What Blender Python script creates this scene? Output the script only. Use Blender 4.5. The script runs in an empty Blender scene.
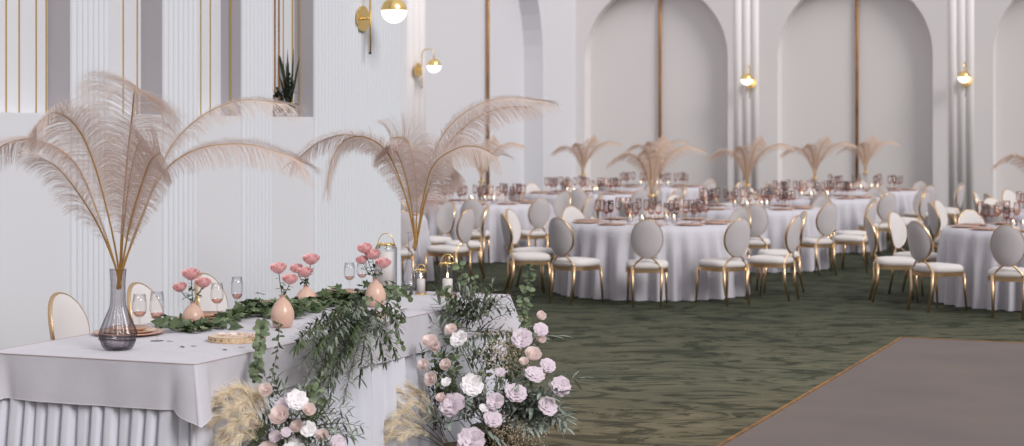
import bpy, math, random
from mathutils import Vector, Matrix, noise
PI=math.pi; F=1800.0; H=1.8; HOR=131.0
SA=math.sin(math.radians(22.29)); CA=math.cos(math.radians(22.29))
col=bpy.context.scene.collection
def W(u,v,z=0.0): return Vector((u*SA+v*CA, u*CA-v*SA, z))
def UV(p): return (p[0]*SA+p[1]*CA, p[0]*CA-p[1]*SA)
def ray(x):
    t=(x-512)/F; return (t*SA+CA, t*CA-SA)
def u_on(x,v): r=ray(x); return v*r[0]/r[1]          # point of the plane v=const seen at column x
def v_on(x,u): r=ray(x); return u*r[1]/r[0]
def at(x,y,Y): return Vector(((x-512)/F*Y, Y, H-(y-HOR)/F*Y))
def Y_on(x,v): return v/ray(x)[1]
TT=0.78                                             # head table top height
def onT(x,y,z=TT):                                  # point on a level surface
    Y=(H-z)*F/(y-HOR); return Vector(((x-512)/F*Y, Y, z))
RZ=-math.radians(22.29)                             # rotation taking +Y to the room's u axis

# ---------------------------------------------------------------- materials
def mat(name, c, rough=.7, metal=0, spec=.5, bump=None, var=None, sheen=0, emit=None, trans=0, subs=0):
    m=bpy.data.materials.new(name); m.use_nodes=True; nt=m.node_tree; b=nt.nodes['Principled BSDF']
    b.inputs['Base Color'].default_value=(*c,1); b.inputs['Roughness'].default_value=rough
    b.inputs['Metallic'].default_value=metal; b.inputs['Specular IOR Level'].default_value=spec
    if sheen: b.inputs['Sheen Weight'].default_value=sheen
    if emit: b.inputs['Emission Color'].default_value=(*emit[:3],1); b.inputs['Emission Strength'].default_value=emit[3]
    tc=None
    if bump or var:
        tc=nt.nodes.new('ShaderNodeTexCoord')
    if bump:
        n=nt.nodes.new('ShaderNodeTexNoise'); n.inputs['Scale'].default_value=bump[0]; n.inputs['Detail'].default_value=4
        nt.links.new(tc.outputs['Object'],n.inputs['Vector'])
        bp=nt.nodes.new('ShaderNodeBump'); bp.inputs['Strength'].default_value=bump[1]; bp.inputs['Distance'].default_value=.01
        nt.links.new(n.outputs['Fac'],bp.inputs['Height']); nt.links.new(bp.outputs['Normal'],b.inputs['Normal'])
    if var:
        n=nt.nodes.new('ShaderNodeTexNoise'); n.inputs['Scale'].default_value=var[0]; n.inputs['Detail'].default_value=3
        nt.links.new(tc.outputs['Object'],n.inputs['Vector'])
        r=nt.nodes.new('ShaderNodeValToRGB'); r.color_ramp.elements[0].position=.35; r.color_ramp.elements[1].position=.65
        r.color_ramp.elements[0].color=(*c,1); r.color_ramp.elements[1].color=(*var[1],1)
        nt.links.new(n.outputs['Fac'],r.inputs['Fac']); nt.links.new(r.outputs['Color'],b.inputs['Base Color'])
    if trans:
        t=nt.nodes.new('ShaderNodeBsdfTranslucent'); t.inputs['Color'].default_value=(*c,1)
        mx=nt.nodes.new('ShaderNodeMixShader'); mx.inputs['Fac'].default_value=trans
        out=nt.nodes['Material Output']
        nt.links.new(b.outputs[0],mx.inputs[1]); nt.links.new(t.outputs[0],mx.inputs[2]); nt.links.new(mx.outputs[0],out.inputs['Surface'])
    return m
def glassmat(name, centre, edge, k=.5):
    m=bpy.data.materials.new(name); m.use_nodes=True; nt=m.node_tree; nt.nodes.remove(nt.nodes['Principled BSDF'])
    out=nt.nodes['Material Output']
    lw=nt.nodes.new('ShaderNodeLayerWeight'); lw.inputs['Blend'].default_value=k
    cr=nt.nodes.new('ShaderNodeValToRGB'); cr.color_ramp.elements[0].position=.1; cr.color_ramp.elements[1].position=1
    cr.color_ramp.elements[0].color=(*centre,1); cr.color_ramp.elements[1].color=(*edge,1)
    nt.links.new(lw.outputs['Facing'],cr.inputs['Fac'])
    tr=nt.nodes.new('ShaderNodeBsdfTransparent'); nt.links.new(cr.outputs['Color'],tr.inputs['Color'])
    gl=nt.nodes.new('ShaderNodeBsdfGlossy'); gl.inputs['Roughness'].default_value=.04
    l2=nt.nodes.new('ShaderNodeLayerWeight'); l2.inputs['Blend'].default_value=.3
    pw_=nt.nodes.new('ShaderNodeMath'); pw_.operation='POWER'; pw_.inputs[1].default_value=3; nt.links.new(l2.outputs['Facing'],pw_.inputs[0])
    fr=nt.nodes.new('ShaderNodeMapRange'); fr.inputs['To Min'].default_value=.05; fr.inputs['To Max'].default_value=.45; nt.links.new(pw_.outputs[0],fr.inputs['Value'])
    mx=nt.nodes.new('ShaderNodeMixShader')
    nt.links.new(fr.outputs[0],mx.inputs['Fac']); nt.links.new(tr.outputs[0],mx.inputs[1]); nt.links.new(gl.outputs[0],mx.inputs[2])
    nt.links.new(mx.outputs[0],out.inputs['Surface']); return m
def lin(r,g,b):
    f=lambda c:(c/255/12.92 if c<=10 else ((c/255+.055)/1.055)**2.4)
    return (f(r),f(g),f(b))
M={}
M['wallA']=mat('plaster_white',lin(214,213,218),.8,bump=(30,.05))
M['wallB']=mat('plaster_warm',lin(220,215,215),.8,bump=(30,.05))
M['niche']=mat('niche_grey',lin(219,214,213),.85,bump=(20,.05))
M['flute']=mat('fluted_white',lin(212,214,220),.7)
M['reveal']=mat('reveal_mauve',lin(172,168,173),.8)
M['panel']=mat('panel_white',lin(216,216,221),.5)
M['gold']=mat('brushed_gold',(.80,.58,.30),.28,1)
M['goldc']=mat('chair_gold',(.68,.47,.28),.30,1)
M['brass']=mat('satin_brass',(.86,.62,.25),.25,1)
M['trimgold']=mat('trim_gold',lin(196,168,112),.4,.6)
M['rod']=mat('aged_gold_rod',lin(176,128,78),.45,.5,var=(3,lin(150,104,60)))
M['globe']=mat('opal_globe',(.95,.93,.9),.3,emit=(1,.93,.84,1.6))
M['flame']=mat('candle_flame',(1,.8,.4),.5,emit=(1,.8,.5,8))
M['candle']=mat('ivory_wax',lin(232,226,222),.5)
M['topcloth']=mat('table_topper_linen',lin(200,197,205),.9,bump=(260,.25),var=(9,lin(195,192,200)),sheen=.2)
M['skirt']=mat('pleated_linen',lin(210,210,220),.9,bump=(240,.2),sheen=.2)
M['piping']=mat('seam_piping',lin(178,162,164),.8)
M['cloth']=mat('round_cloth_linen',lin(194,190,198),.75,bump=(60,.1),sheen=.3)
M['seat']=mat('cream_upholstery',lin(212,206,204),.8,bump=(200,.1),sheen=.2)
M['back']=mat('upholstery_painted_shade',lin(194,186,188),.8,bump=(200,.1),sheen=.3)  # backrest rear: its shade is painted into the darker colour
M['feather']=mat('ostrich_barb',lin(230,216,209),.8,spec=.2,trans=.4)
M['feather2']=mat('ostrich_barb_rosy',lin(220,201,193),.8,spec=.2,trans=.4)
M['featherfar']=mat('ostrich_barb_beige',lin(218,196,180),.8,spec=.2,trans=.4)
M['quill']=mat('gold_quill',lin(190,148,84),.35,.55)
M['smoke']=glassmat('smoked_glass',(.84,.82,.84),(.34,.32,.35),.55)
M['clear']=glassmat('clear_glass',(.985,.985,.99),(.62,.61,.64),.35)
M['wine']=glassmat('rose_tint',(.90,.70,.64),(.72,.46,.40),.5)
M['peach']=mat('peach_ceramic',lin(212,177,160),.28,var=(14,lin(204,165,147)))
M['wood']=mat('sliced_wood',lin(228,208,186),.6,var=(40,lin(212,184,158)))
M['bark']=mat('wood_rim',lin(218,192,160),.8,var=(60,lin(196,164,130)))
M['copper']=mat('copper_charger',lin(212,172,150),.35,.4)
M['porcelain']=mat('blush_plate',lin(214,190,180),.3)
M['black']=mat('black_metal',(.03,.028,.03),.35,.3)
M['rose']=mat('pink_petal',lin(240,192,194),.6,var=(60,lin(246,208,206)),trans=.15)
M['blush']=mat('blush_petal',lin(255,246,243),.6,var=(60,lin(254,236,234)),trans=.3)
M['whitep']=mat('white_petal',lin(246,242,244),.6,trans=.15)
M['lilac']=mat('lilac_petal',lin(238,228,236),.6,var=(45,lin(216,196,208)),trans=.15)
M['leafd']=mat('dark_leaf',lin(50,68,40),.5,var=(20,lin(80,96,58)))
M['olive']=mat('olive_leaf',lin(98,106,94),.6,var=(25,lin(150,158,144)))
M['euc']=mat('eucalyptus_leaf',lin(122,136,102),.55,var=(18,lin(82,98,70)))
M['silver']=mat('silver_leaf',lin(160,170,162),.6,var=(25,lin(120,132,122)))
M['stem']=mat('brown_stem',lin(86,74,54),.7)
M['gstem']=mat('green_stem',lin(88,100,62),.7)
M['pampas']=mat('pampas_cream',lin(250,240,222),.9,trans=.35,var=(30,lin(238,224,198)))
M['dry']=mat('dried_flower',lin(206,190,166),.9,trans=.2)
M['moss']=mat('dark_moss',lin(44,52,38),.9)
M['terracotta']=mat('matte_planter',lin(170,166,168),.7)

def carpet():
    m=mat('mottled_green_carpet',lin(74,77,62),.95,spec=.1); nt=m.node_tree; b=nt.nodes['Principled BSDF']
    tc=nt.nodes.new('ShaderNodeTexCoord')
    def N(sc,det,dist,rough=.5,sx=1,sy=1,rot=0,off=0):
        mp=nt.nodes.new('ShaderNodeMapping'); mp.inputs['Scale'].default_value=(sx,sy,1); mp.inputs['Rotation'].default_value=(0,0,rot); mp.inputs['Location'].default_value=(off,off,0)
        nt.links.new(tc.outputs['Object'],mp.inputs['Vector'])
        n=nt.nodes.new('ShaderNodeTexNoise'); n.inputs['Scale'].default_value=sc; n.inputs['Detail'].default_value=det; n.inputs['Distortion'].default_value=dist; n.inputs['Roughness'].default_value=rough
        nt.links.new(mp.outputs[0],n.inputs['Vector']); return n.outputs['Fac']
    def ramp(f,stops):
        r=nt.nodes.new('ShaderNodeValToRGB'); e=r.color_ramp.elements
        e[0].position,e[0].color=stops[0][0],(*stops[0][1],1); e[1].position,e[1].color=stops[-1][0],(*stops[-1][1],1)
        for p,c in stops[1:-1]: k=e.new(p); k.color=(*c,1)
        nt.links.new(f,r.inputs['Fac']); return r.outputs['Color']
    def mix(a,b_,f=1,bt='MULTIPLY'):
        x=nt.nodes.new('ShaderNodeMix'); x.data_type='RGBA'; x.blend_type=bt
        if isinstance(f,(int,float)): x.inputs['Factor'].default_value=f
        else: nt.links.new(f,x.inputs['Factor'])
        nt.links.new(a,x.inputs['A']); nt.links.new(b_,x.inputs['B']); return x.outputs['Result']
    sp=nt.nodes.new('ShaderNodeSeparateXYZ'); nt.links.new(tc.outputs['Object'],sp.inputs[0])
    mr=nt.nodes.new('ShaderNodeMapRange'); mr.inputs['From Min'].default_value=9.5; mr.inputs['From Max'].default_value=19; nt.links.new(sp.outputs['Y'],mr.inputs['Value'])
    base=ramp(mr.outputs[0],[(0,lin(120,108,90)),(.35,lin(102,100,86)),(1,lin(68,71,60))])  # tan near, dark green beyond: shade among the tables painted into the carpet
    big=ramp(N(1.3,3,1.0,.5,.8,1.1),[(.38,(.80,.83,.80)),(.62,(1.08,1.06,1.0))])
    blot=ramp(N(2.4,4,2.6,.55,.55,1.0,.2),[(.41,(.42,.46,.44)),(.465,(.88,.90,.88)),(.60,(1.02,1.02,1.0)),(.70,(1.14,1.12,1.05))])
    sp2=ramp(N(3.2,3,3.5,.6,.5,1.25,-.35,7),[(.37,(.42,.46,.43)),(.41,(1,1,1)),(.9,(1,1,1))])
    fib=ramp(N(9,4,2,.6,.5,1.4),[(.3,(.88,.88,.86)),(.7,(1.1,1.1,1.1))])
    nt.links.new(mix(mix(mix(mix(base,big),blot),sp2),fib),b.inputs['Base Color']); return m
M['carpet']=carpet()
M['runner']=mat('taupe_runner',lin(119,109,103),.95,spec=.1,bump=(120,.3),var=(.8,lin(111,102,102)))
M['runneredge']=mat('ochre_edge',lin(150,104,50),.8,var=(9,lin(108,78,48)))

# ---------------------------------------------------------------- mesh builder
class MB:
    def __init__(s): s.v=[]; s.f=[]; s.mi=[]; s.cur=0
    def add(s,vs,fs):
        o=len(s.v); s.v+= [tuple(p) for p in vs]; s.f+=[tuple(i+o for i in f) for f in fs]; s.mi+=[s.cur]*len(fs)
    def box(s,c,d,fn=None):
        x,y,z=d[0]/2,d[1]/2,d[2]/2
        vs=[Vector((c[0]+a*x,c[1]+b*y,c[2]+e*z)) for a in(-1,1) for b in(-1,1) for e in(-1,1)]
        if fn: vs=[fn(*p) for p in vs]
        s.add(vs,[(0,1,3,2),(4,6,7,5),(0,4,5,1),(2,3,7,6),(0,2,6,4),(1,5,7,3)])
    def tube(s,pts,r,n=8,cap=True):
        pts=[Vector(p) for p in pts]; k=len(pts); rs=r if isinstance(r,(list,tuple)) else [r]*k
        vs=[]; t0=(pts[1]-pts[0]).normalized(); ref=Vector((0,0,1)) if abs(t0.z)<.9 else Vector((0,1,0))
        a=t0.cross(ref).normalized()
        for i,p in enumerate(pts):
            t=(pts[min(i+1,k-1)]-pts[max(i-1,0)]).normalized()
            a=(a-t*a.dot(t)); a=a.normalized() if a.length>1e-6 else t.orthogonal().normalized()
            b=t.cross(a)
            for j in range(n):
                q=2*PI*j/n; vs.append(p+(a*math.cos(q)+b*math.sin(q))*rs[i])
        fs=[(i*n+j,i*n+(j+1)%n,(i+1)*n+(j+1)%n,(i+1)*n+j) for i in range(k-1) for j in range(n)]
        if cap: fs+= [tuple(range(n))[::-1], tuple((k-1)*n+j for j in range(n))]
        s.add(vs,fs)
    def lathe(s,prof,n=24,c=(0,0,0),rib=0,nrib=0):
        vs=[]; 
        for r,z in prof:
            for j in range(n):
                q=2*PI*j/n; rr=r*(1+rib*math.cos(nrib*q)) if rib else r
                vs.append((c[0]+rr*math.cos(q),c[1]+rr*math.sin(q),c[2]+z))
        fs=[(i*n+j,i*n+(j+1)%n,(i+1)*n+(j+1)%n,(i+1)*n+j) for i in range(len(prof)-1) for j in range(n)]
        s.add(vs,fs)
    def grid(s,nu,nv,fn,closed=False):
        vs=[fn(i/(nu if closed else nu),j/nv) for i in range(nu if closed else nu+1) for j in range(nv+1)]
        m=nv+1; fs=[]
        for i in range(nu):
            i2=(i+1)%nu if closed else i+1
            for j in range(nv): fs.append((i*m+j,i2*m+j,i2*m+j+1,i*m+j+1))
        s.add(vs,fs)
    def sphere(s,c,r,n=16,m=10,z0=-1,z1=1,sc=(1,1,1)):
        a0=math.asin(z0); a1=math.asin(z1)
        s.grid(n,m,lambda u,v:(c[0]+sc[0]*r*math.cos(a0+(a1-a0)*v)*math.cos(2*PI*u),c[1]+sc[1]*r*math.cos(a0+(a1-a0)*v)*math.sin(2*PI*u),c[2]+sc[2]*r*math.sin(a0+(a1-a0)*v)),closed=True)
    def mesh(s,name,mats,smooth=True):
        me=bpy.data.meshes.new(name); me.from_pydata(s.v,[],s.f)
        for m in (mats if isinstance(mats,(list,tuple)) else [mats]): me.materials.append(m)
        if smooth: me.polygons.foreach_set('use_smooth',[True]*len(s.f))
        if any(s.mi): me.polygons.foreach_set('material_index',s.mi)
        me.update(); return me
    def build(s,name,mats,parent=None,smooth=True,loc=None,rz=0):
        return obj(name,s.mesh(name,mats,smooth),parent,loc,rz)
def obj(name,me,parent=None,loc=None,rz=0):
    o=bpy.data.objects.new(name,me); col.objects.link(o)
    if parent: o.parent=parent
    if loc is not None: o.location=loc
    if rz: o.rotation_euler=(0,0,rz)
    return o
def bevel(o,w=.004,seg=2):
    m=o.modifiers.new('bevel','BEVEL'); m.width=w; m.segments=seg; m.limit_method='ANGLE'; return o
def tag(o,label,cat,group=None):
    o['label']=label; o['category']=cat
    if group: o['group']=group
    return o
def struct(o,label,cat='wall'):
    o['kind']='structure'; o['label']=label; o['category']=cat; return o
def empty(name,label,cat,loc,rz=0,group=None):
    o=bpy.data.objects.new(name,None); col.objects.link(o); o.location=loc; o.rotation_euler=(0,0,rz); o.empty_display_size=.05
    return tag(o,label,cat,group)
def dup(root,loc,rz,label,group=None,scale=None):
    r=root.copy(); col.objects.link(r); r.location=loc; r.rotation_euler=(0,0,rz); r['label']=label
    if group: r['group']=group
    if scale: r.scale=(scale,)*3
    for ch in root.children:
        c=ch.copy(); col.objects.link(c); c.parent=r
        for g in ch.children:
            d=g.copy(); col.objects.link(d); d.parent=c
    return r
def cat_rom(P,n):
    P=[Vector(p) for p in P]; P=[P[0]*2-P[1]]+P+[P[-1]*2-P[-2]]; out=[]; k=len(P)-3
    for i in range(n+1):
        s=i/n*k; j=min(int(s),k-1); t=s-j; a,b,c,d=P[j:j+4]
        out.append(.5*((2*b)+(c-a)*t+(2*a-5*b+4*c-d)*t*t+(-a+3*b-3*c+d)*t**3))
    return out

# ---------------------------------------------------------------- room shell
TOP=6.6; VA=-6.8; VA2=-12.7; UB=34.4; LEDGE=1.91
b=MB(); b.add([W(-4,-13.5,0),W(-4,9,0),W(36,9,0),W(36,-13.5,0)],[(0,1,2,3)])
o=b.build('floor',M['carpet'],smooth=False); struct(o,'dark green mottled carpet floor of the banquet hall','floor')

# left wall: recessed bays between fluted pilasters
pil=[(7.95,8.35),(9.37,9.77),(10.40,10.83),(11.43,11.87),(12.53,14.08)]
b=MB()
def wbox(b,u0,u1,v0,v1,z0,z1): b.box(((u0+u1)/2,(v0+v1)/2,(z0+z1)/2),(u1-u0,v1-v0,z1-z0),lambda u,v,z:W(u,v,z))
wbox(b,-4,14.08,VA-.55,VA-.20,0,TOP)                      # the wall behind the bays
for i,(a,c) in enumerate([(-4,7.95)]+[(pil[k][1],pil[k+1][0]) for k in range(4)]):
    wbox(b,a,c,VA-.205,VA-.03,0,LEDGE)                    # low wall of each bay
o=b.build('wall_left',M['panel'],smooth=False); struct(o,'white left wall with tall recessed bays above a ledge')
b=MB()
wbox(b,13.75,14.08,VA2,VA-.55,0,TOP)
o=b.build('wall_left_return',M['wallA'],smooth=False); o.name='wall_return'; struct(o,'return of the near left wall towards the hall behind')
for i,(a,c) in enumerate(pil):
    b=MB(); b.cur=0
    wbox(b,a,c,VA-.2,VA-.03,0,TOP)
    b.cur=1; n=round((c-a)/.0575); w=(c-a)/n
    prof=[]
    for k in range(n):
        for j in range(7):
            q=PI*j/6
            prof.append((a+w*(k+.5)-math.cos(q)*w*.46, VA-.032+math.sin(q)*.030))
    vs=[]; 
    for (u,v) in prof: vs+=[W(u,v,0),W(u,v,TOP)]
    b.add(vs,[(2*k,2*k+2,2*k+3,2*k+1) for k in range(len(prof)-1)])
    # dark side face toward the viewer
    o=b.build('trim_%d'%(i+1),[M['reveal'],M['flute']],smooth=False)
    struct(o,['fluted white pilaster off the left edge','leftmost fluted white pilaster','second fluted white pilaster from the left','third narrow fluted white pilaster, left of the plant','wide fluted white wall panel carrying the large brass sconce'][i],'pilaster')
# gold strips: on the recessed panels (plane v=VA-.2)
ti=6
for x in (7,20,37,47,124,138,147.5,201.5,211,222.5,284):
    u=u_on(x,VA-.19); b=MB(); wbox(b,u-.0032,u+.0032,VA-.205,VA-.192,LEDGE,TOP)
    o=b.build('trim_%d'%ti,M['trimgold'],smooth=False); struct(o,'thin vertical gold strip on the recessed left wall panel','trim'); ti+=1
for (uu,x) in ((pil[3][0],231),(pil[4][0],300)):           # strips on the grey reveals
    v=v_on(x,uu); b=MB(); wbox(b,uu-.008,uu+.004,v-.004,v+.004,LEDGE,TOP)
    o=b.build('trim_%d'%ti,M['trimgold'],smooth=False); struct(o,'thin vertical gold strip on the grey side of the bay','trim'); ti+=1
for k in (1,2,3):                                          # darker gold jamb at the far side of each pilaster
    uu=pil[k][1]; b=MB(); wbox(b,uu,uu+.012,VA-.06,VA-.03,LEDGE,TOP)
    o=b.build('trim_%d'%ti,M['rod'],smooth=False); struct(o,'dark gold edge strip beside the fluted pilaster','trim'); ti+=1
for k,(a,c) in enumerate([(13.5,13.5)]): pass

# walls with arched niches, built in a plane: s along the wall, z up, n outward
def arch_wall(name,mats,s0,s1,arches,spring,place,depth,label):
    """arches: list of (centre, radius). place(s, d, z) -> world; d is depth into the wall"""
    b=MB(); NS=28
    cuts=[s0]
    for c,r in arches: cuts+=[c-r,c+r]
    cuts.append(s1)
    for i in range(0,len(cuts),2):
        a,e=cuts[i],cuts[i+1]
        if e-a>1e-4: b.add([place(a,0,0),place(e,0,0),place(e,0,TOP),place(a,0,TOP)],[(0,1,2,3)])
    for c,r in arches:
        pts=[(c-r*math.cos(PI*k/NS), spring+r*math.sin(PI*k/NS)) for k in range(NS+1)]
        for k in range(NS):
            (x0,z0),(x1,z1)=pts[k],pts[k+1]
            b.add([place(x0,0,z0),place(x1,0,z1),place(x1,0,TOP),place(x0,0,TOP)],[(0,1,2,3)])
        out=[(c-r,0)]+pts+[(c+r,0)]
        for k in range(len(out)-1):
            (x0,z0),(x1,z1)=out[k],out[k+1]
            b.add([place(x0,0,z0),place(x1,0,z1),place(x1,depth,z1),place(x0,depth,z0)],[(0,1,2,3)])
        b.cur=1
        b.add([place(x,depth,z) for x,z in out],[tuple(range(len(out)))])
        b.cur=0
    o=b.build(name,mats,smooth=False); struct(o,label); return o
pb=lambda v,d,z:W(UB+d,v,z)
vE=[v_on(x,UB) for x in (584.6,727.8,777.5,932.8,993.3)]
R3=(vE[1]-vE[0])/2; R3b=(vE[3]-vE[2])/2
arcs=[((vE[0]+vE[1])/2,R3),((vE[2]+vE[3])/2,R3b),(vE[4]+R3b,R3b)]
arch_wall('wall_back',[M['wallB'],M['niche']],VA2-.0,7.5,arcs,3.26,pb,.34,'pale back wall with tall round-arched niches and slim columns')
pa=lambda u,d,z:W(u,VA2-d,z)
uR=u_on(543,VA2); uL=u_on(424,VA2)
arch_wall('wall_left_far',[M['wallA'],M['wallA']],14.0,UB,[((uL+uR)/2,(uR-uL)/2)],3.15,pa,.40,'far left wall with one wide arched niche')
# gold rods in the niches
def rod(p,label):
    b=MB(); b.tube([p+Vector((0,0,.0)),p+Vector((0,0,TOP-.2))],.03,12)
    o=b.build('trim_%d'%rod.i,M['rod']); rod.i+=1; struct(o,label,'trim')
rod.i=ti
rod(W(u_on(488,VA2-.34),VA2-.34),'slim gold rod down the middle of the wide arch on the far left wall')
for x,l in ((660,'leftmost arched niche of the back wall'),(857,'second arched niche of the back wall')):
    rod(W(UB+.29,v_on(x,UB+.29)),'gold rod down the middle of the '+l)
# slim column clusters
M['column']=mat('column_plaster',lin(236,231,231),.8)
def columns(pts,r,label):
    b=MB()
    for p in pts: b.tube([p,p+Vector((0,0,TOP))],r,20)
    o=b.build('trim_%d'%rod.i,M['column']); rod.i+=1; struct(o,label,'columns')
for cx,l in ((746.5,'between the first two arches'),(961.5,'right of the second arch')):
    columns([W(UB+.05,v_on(cx+k*8.6,UB)) for k in (-1,0,1)],.088,'cluster of three slim half-round columns '+l)
columns([W(u_on(x,VA2),VA2-.05) for x in (410,415.5,421)],.12,'cluster of slim half-round columns on the far left wall')
# baseboards
b=MB(); wbox(b,UB-.03,UB-.001,VA2,7.5,0,.0)if False else None

# ---------------------------------------------------------------- sconces (local: +Y = outward from wall)
def sconce(loc,rz,label,r,z):
    t=empty('wall_sconce',label,'sconce',(loc[0],loc[1],z),rz)
    b=MB(); b.lathe([(0,0),(r*1.0,0),(r*1.0,.018),(0,.02)],28)
    p=b.build('wall_plate',M['brass'],t,smooth=False); p.rotation_euler=(-PI/2,0,0); p.location=(0,0,-.06)
    b=MB(); L=.075
    pts=[(0,L,-.34),(0,L,-.1),(0,L,.12)]
    for k in range(9):
        q=PI-PI*k/8; pts.append((0,L+.11+.11*math.cos(q),.17+.11*math.sin(q)))
    pts.append((0,L+.22,r*.9))
    b.tube(pts,.009,10)
    b.tube([(0,0,-.06),(0,L,-.06)],.009,10); b.build('curved_arm',M['brass'],t)
    b=MB(); b.sphere((0,L+.22,0),r*1.01,28,9,0,1); b.build('brass_cap',M['brass'],t)
    b=MB(); b.sphere((0,L+.22,0),r,28,12,-1,.12); b.build('glass_globe',M['globe'],t)
    b=MB(); b.sphere((0,L,-.345),.013,10,6); b.build('finial',M['black'],t)
    return t
us=u_on(362,VA); sconce(W(us,VA),RZ-PI/2,'large brass wall sconce with opal globe on the near fluted wall',.106,2.79)
sconce(W(u_on(417,VA2+.12),VA2+.13),RZ-PI/2,'small brass sconce with opal globe on the far left wall',.115,2.86)
for cx,l in ((752,'between the two arches'),(967,'right of the second arch')):
    sconce(W(UB-.1,v_on(cx,UB)),RZ+PI,'small brass globe sconce on the columns of the back wall '+l,.115,2.80)

# ---------------------------------------------------------------- aisle runner
t=empty('aisle_runner','taupe aisle runner carpet with ochre edging, lower right','runner',W(9,-1.2,0))
ZR=.014
def wl(u,v,z): return W(u,v,z)-W(9,-1.2,0)
b=MB(); b.box((8.2,-.4,ZR/2),(14.94,4.74,ZR),wl); b.build('carpet_panel',M['runner'],t,smooth=False)
b=MB(); 
for (u0,u1,v0,v1) in ((.7,15.7,-2.80,-2.775),(15.67,15.7,-2.765,1.965),(.7,15.7,1.965,2.0)):
    b.box(((u0+u1)/2,(v0+v1)/2,.009),(u1-u0,v1-v0,.018),wl)
b.build('edging',M['runneredge'],t,smooth=False)

# ---------------------------------------------------------------- head table
U0,U1,V0,V1=6.76,10.36,-4.27,-5.38          # front face v=V0, back v=V1
RT=RZ+PI/2  # (unused)
base=W((U0+U1)/2,(V0+V1)/2,0)
t=empty('head_table','long rectangular head table hidden under its cloths','table',base,RZ)
b=MB(); b.box((0,0,TT-.035),(V0-V1-.04,U1-U0-.04,.03)); b.build('tabletop',M['wood'],t,smooth=False)
for sx in(-1,1):
    for sy in(-1,1):
        b=MB(); b.tube([(sx*.42,sy*1.6,0),(sx*.42,sy*1.6,TT-.05)],.025); b.build('leg',M['black'],t)
hw=(V0-V1)/2; hl=(U1-U0)/2
def rect_path(hw,hl,rc):
    """closed path (x across, y along) with rounded corners; returns function s->(x,y,nx,ny), total length"""
    segs=[]
    cs=[(hw-rc,-hl+rc,-PI/2),(hw-rc,hl-rc,0),(-hw+rc,hl-rc,PI/2),(-hw+rc,-hl+rc,PI)]
    pts=[]
    for i,(cx,cy,a) in enumerate(cs):
        for k in range(9):
            q=a+PI/2*k/8; pts.append((cx+rc*math.cos(q),cy+rc*math.sin(q)))
    pts.append(pts[0]); L=[0]
    for i in range(1,len(pts)): L.append(L[-1]+math.hypot(pts[i][0]-pts[i-1][0],pts[i][1]-pts[i-1][1]))
    def f(s):
        s%=L[-1]; lo=0
        while L[lo+1]<s: lo+=1
        k=(s-L[lo])/max(1e-9,L[lo+1]-L[lo]); x=pts[lo][0]+(pts[lo+1][0]-pts[lo][0])*k; y=pts[lo][1]+(pts[lo+1][1]-pts[lo][1])*k
        dx=pts[lo+1][0]-pts[lo][0]; dy=pts[lo+1][1]-pts[lo][1]; d=math.hypot(dx,dy) or 1
        return x,y,dy/d,-dx/d
    corners=[L[4+9*i] for i in range(4)]
    return f,L[-1],corners
# pleated skirt
f,LL,cor=rect_path(hw-.005,hl-.005,.03)
random.seed(3)
b=MB(); N=1500; NZ=10
pl=[]; s=0
while s<LL: 
    w=random.uniform(.055,.10); pl.append((s,w,random.uniform(.7,1.25))); s+=w
def pleat(s):
    for (a,w,k) in pl:
        if a<=s<a+w:
            q=(s-a)/w; return k*(1-abs(2*q-1)**4.5)
    return 0
pv=[pleat(i/N*LL) for i in range(N)]
def sk(i,j):
    n=int(round(i*N))%N; s=n/N*LL; x,y,nx,ny=f(s); h=j
    long_side = 1 if abs(nx)>.5 else 0
    amp=.045*(.35+.65*min(1,h*2.0))*(.85 if long_side else 1)
    if long_side: d=.004+amp*(.25*pv[n]+1.25*(1-abs(math.sin(s*19+1.5*math.sin(s*3.3)))**1.5))
    else: d=-.012+1.35*amp*pv[n]
    d+=.012*h*math.sin(s*9+h*1.5)
    return (x+nx*d-nx*.03,y+ny*d-ny*.03,(TT-.04)*(1-h)+.004)
b.grid(N,NZ,sk,closed=True)
o=b.build('table_skirt',M['skirt'],loc=base,rz=RZ); tag(o,'pleated grey-white skirt hanging to the floor around the head table','table skirt')
# topper cloth
f,LL,cor=rect_path(hw+.008,hl+.008,.012)
b=MB(); N=900; NZ=14
ss=[]
for i in range(N): ss.append(i/N*LL)
for c in cor:
    for k in range(-14,15): ss.append((c+k*.0035)%LL)
ss=sorted(set(ss)); NN=len(ss)
def drop(s,h):
    x,y,nx,ny=f(s); dc=min(min(abs(s-c),LL-abs(s-c)) for c in cor)
    g=math.exp(-(dc/.075)**2); g2=math.exp(-((dc-.115)/.035)**2)
    d=.003+h*(.105*g-.02*g2)+.006*h*math.sin(s*11)+.003*h*math.sin(s*27+1)
    if dc<.16:                                       # corner normal blends diagonal
        c=min(cor,key=lambda c:min(abs(s-c),LL-abs(s-c)))
        k=math.exp(-(dc/.06)**2); cx,cy,_,_=f(c); L=math.hypot(1,1)
        dx,dy=math.copysign(1,cx)/L,math.copysign(1,cy)/L
        nx=nx*(1-k)+dx*k; ny=ny*(1-k)+dy*k
    L=.205+.004*math.sin(s*3.7)+.055*max(0,1-dc/.10)
    r=min(1,h*8); z=TT-h*L
    return Vector((x+nx*d,y+ny*d,z))
vs=[]; m=NZ+1
for s in ss:
    for j in range(m): vs.append(drop(s,(j/NZ)**1.0))
fs=[(i*m+j,((i+1)%NN)*m+j,((i+1)%NN)*m+j+1,i*m+j+1) for i in range(NN) for j in range(NZ)]
fs.append(tuple(i*m for i in range(NN))[::-1])
b.add(vs,fs)
t=empty('table_topper','smooth grey-white linen topper with folded corners over the head table','tablecloth',base,RZ)
o=b.build('cloth',M['topcloth'],t,smooth=True)
es=o.modifiers.new('es','EDGE_SPLIT'); es.split_angle=math.radians(50)
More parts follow.
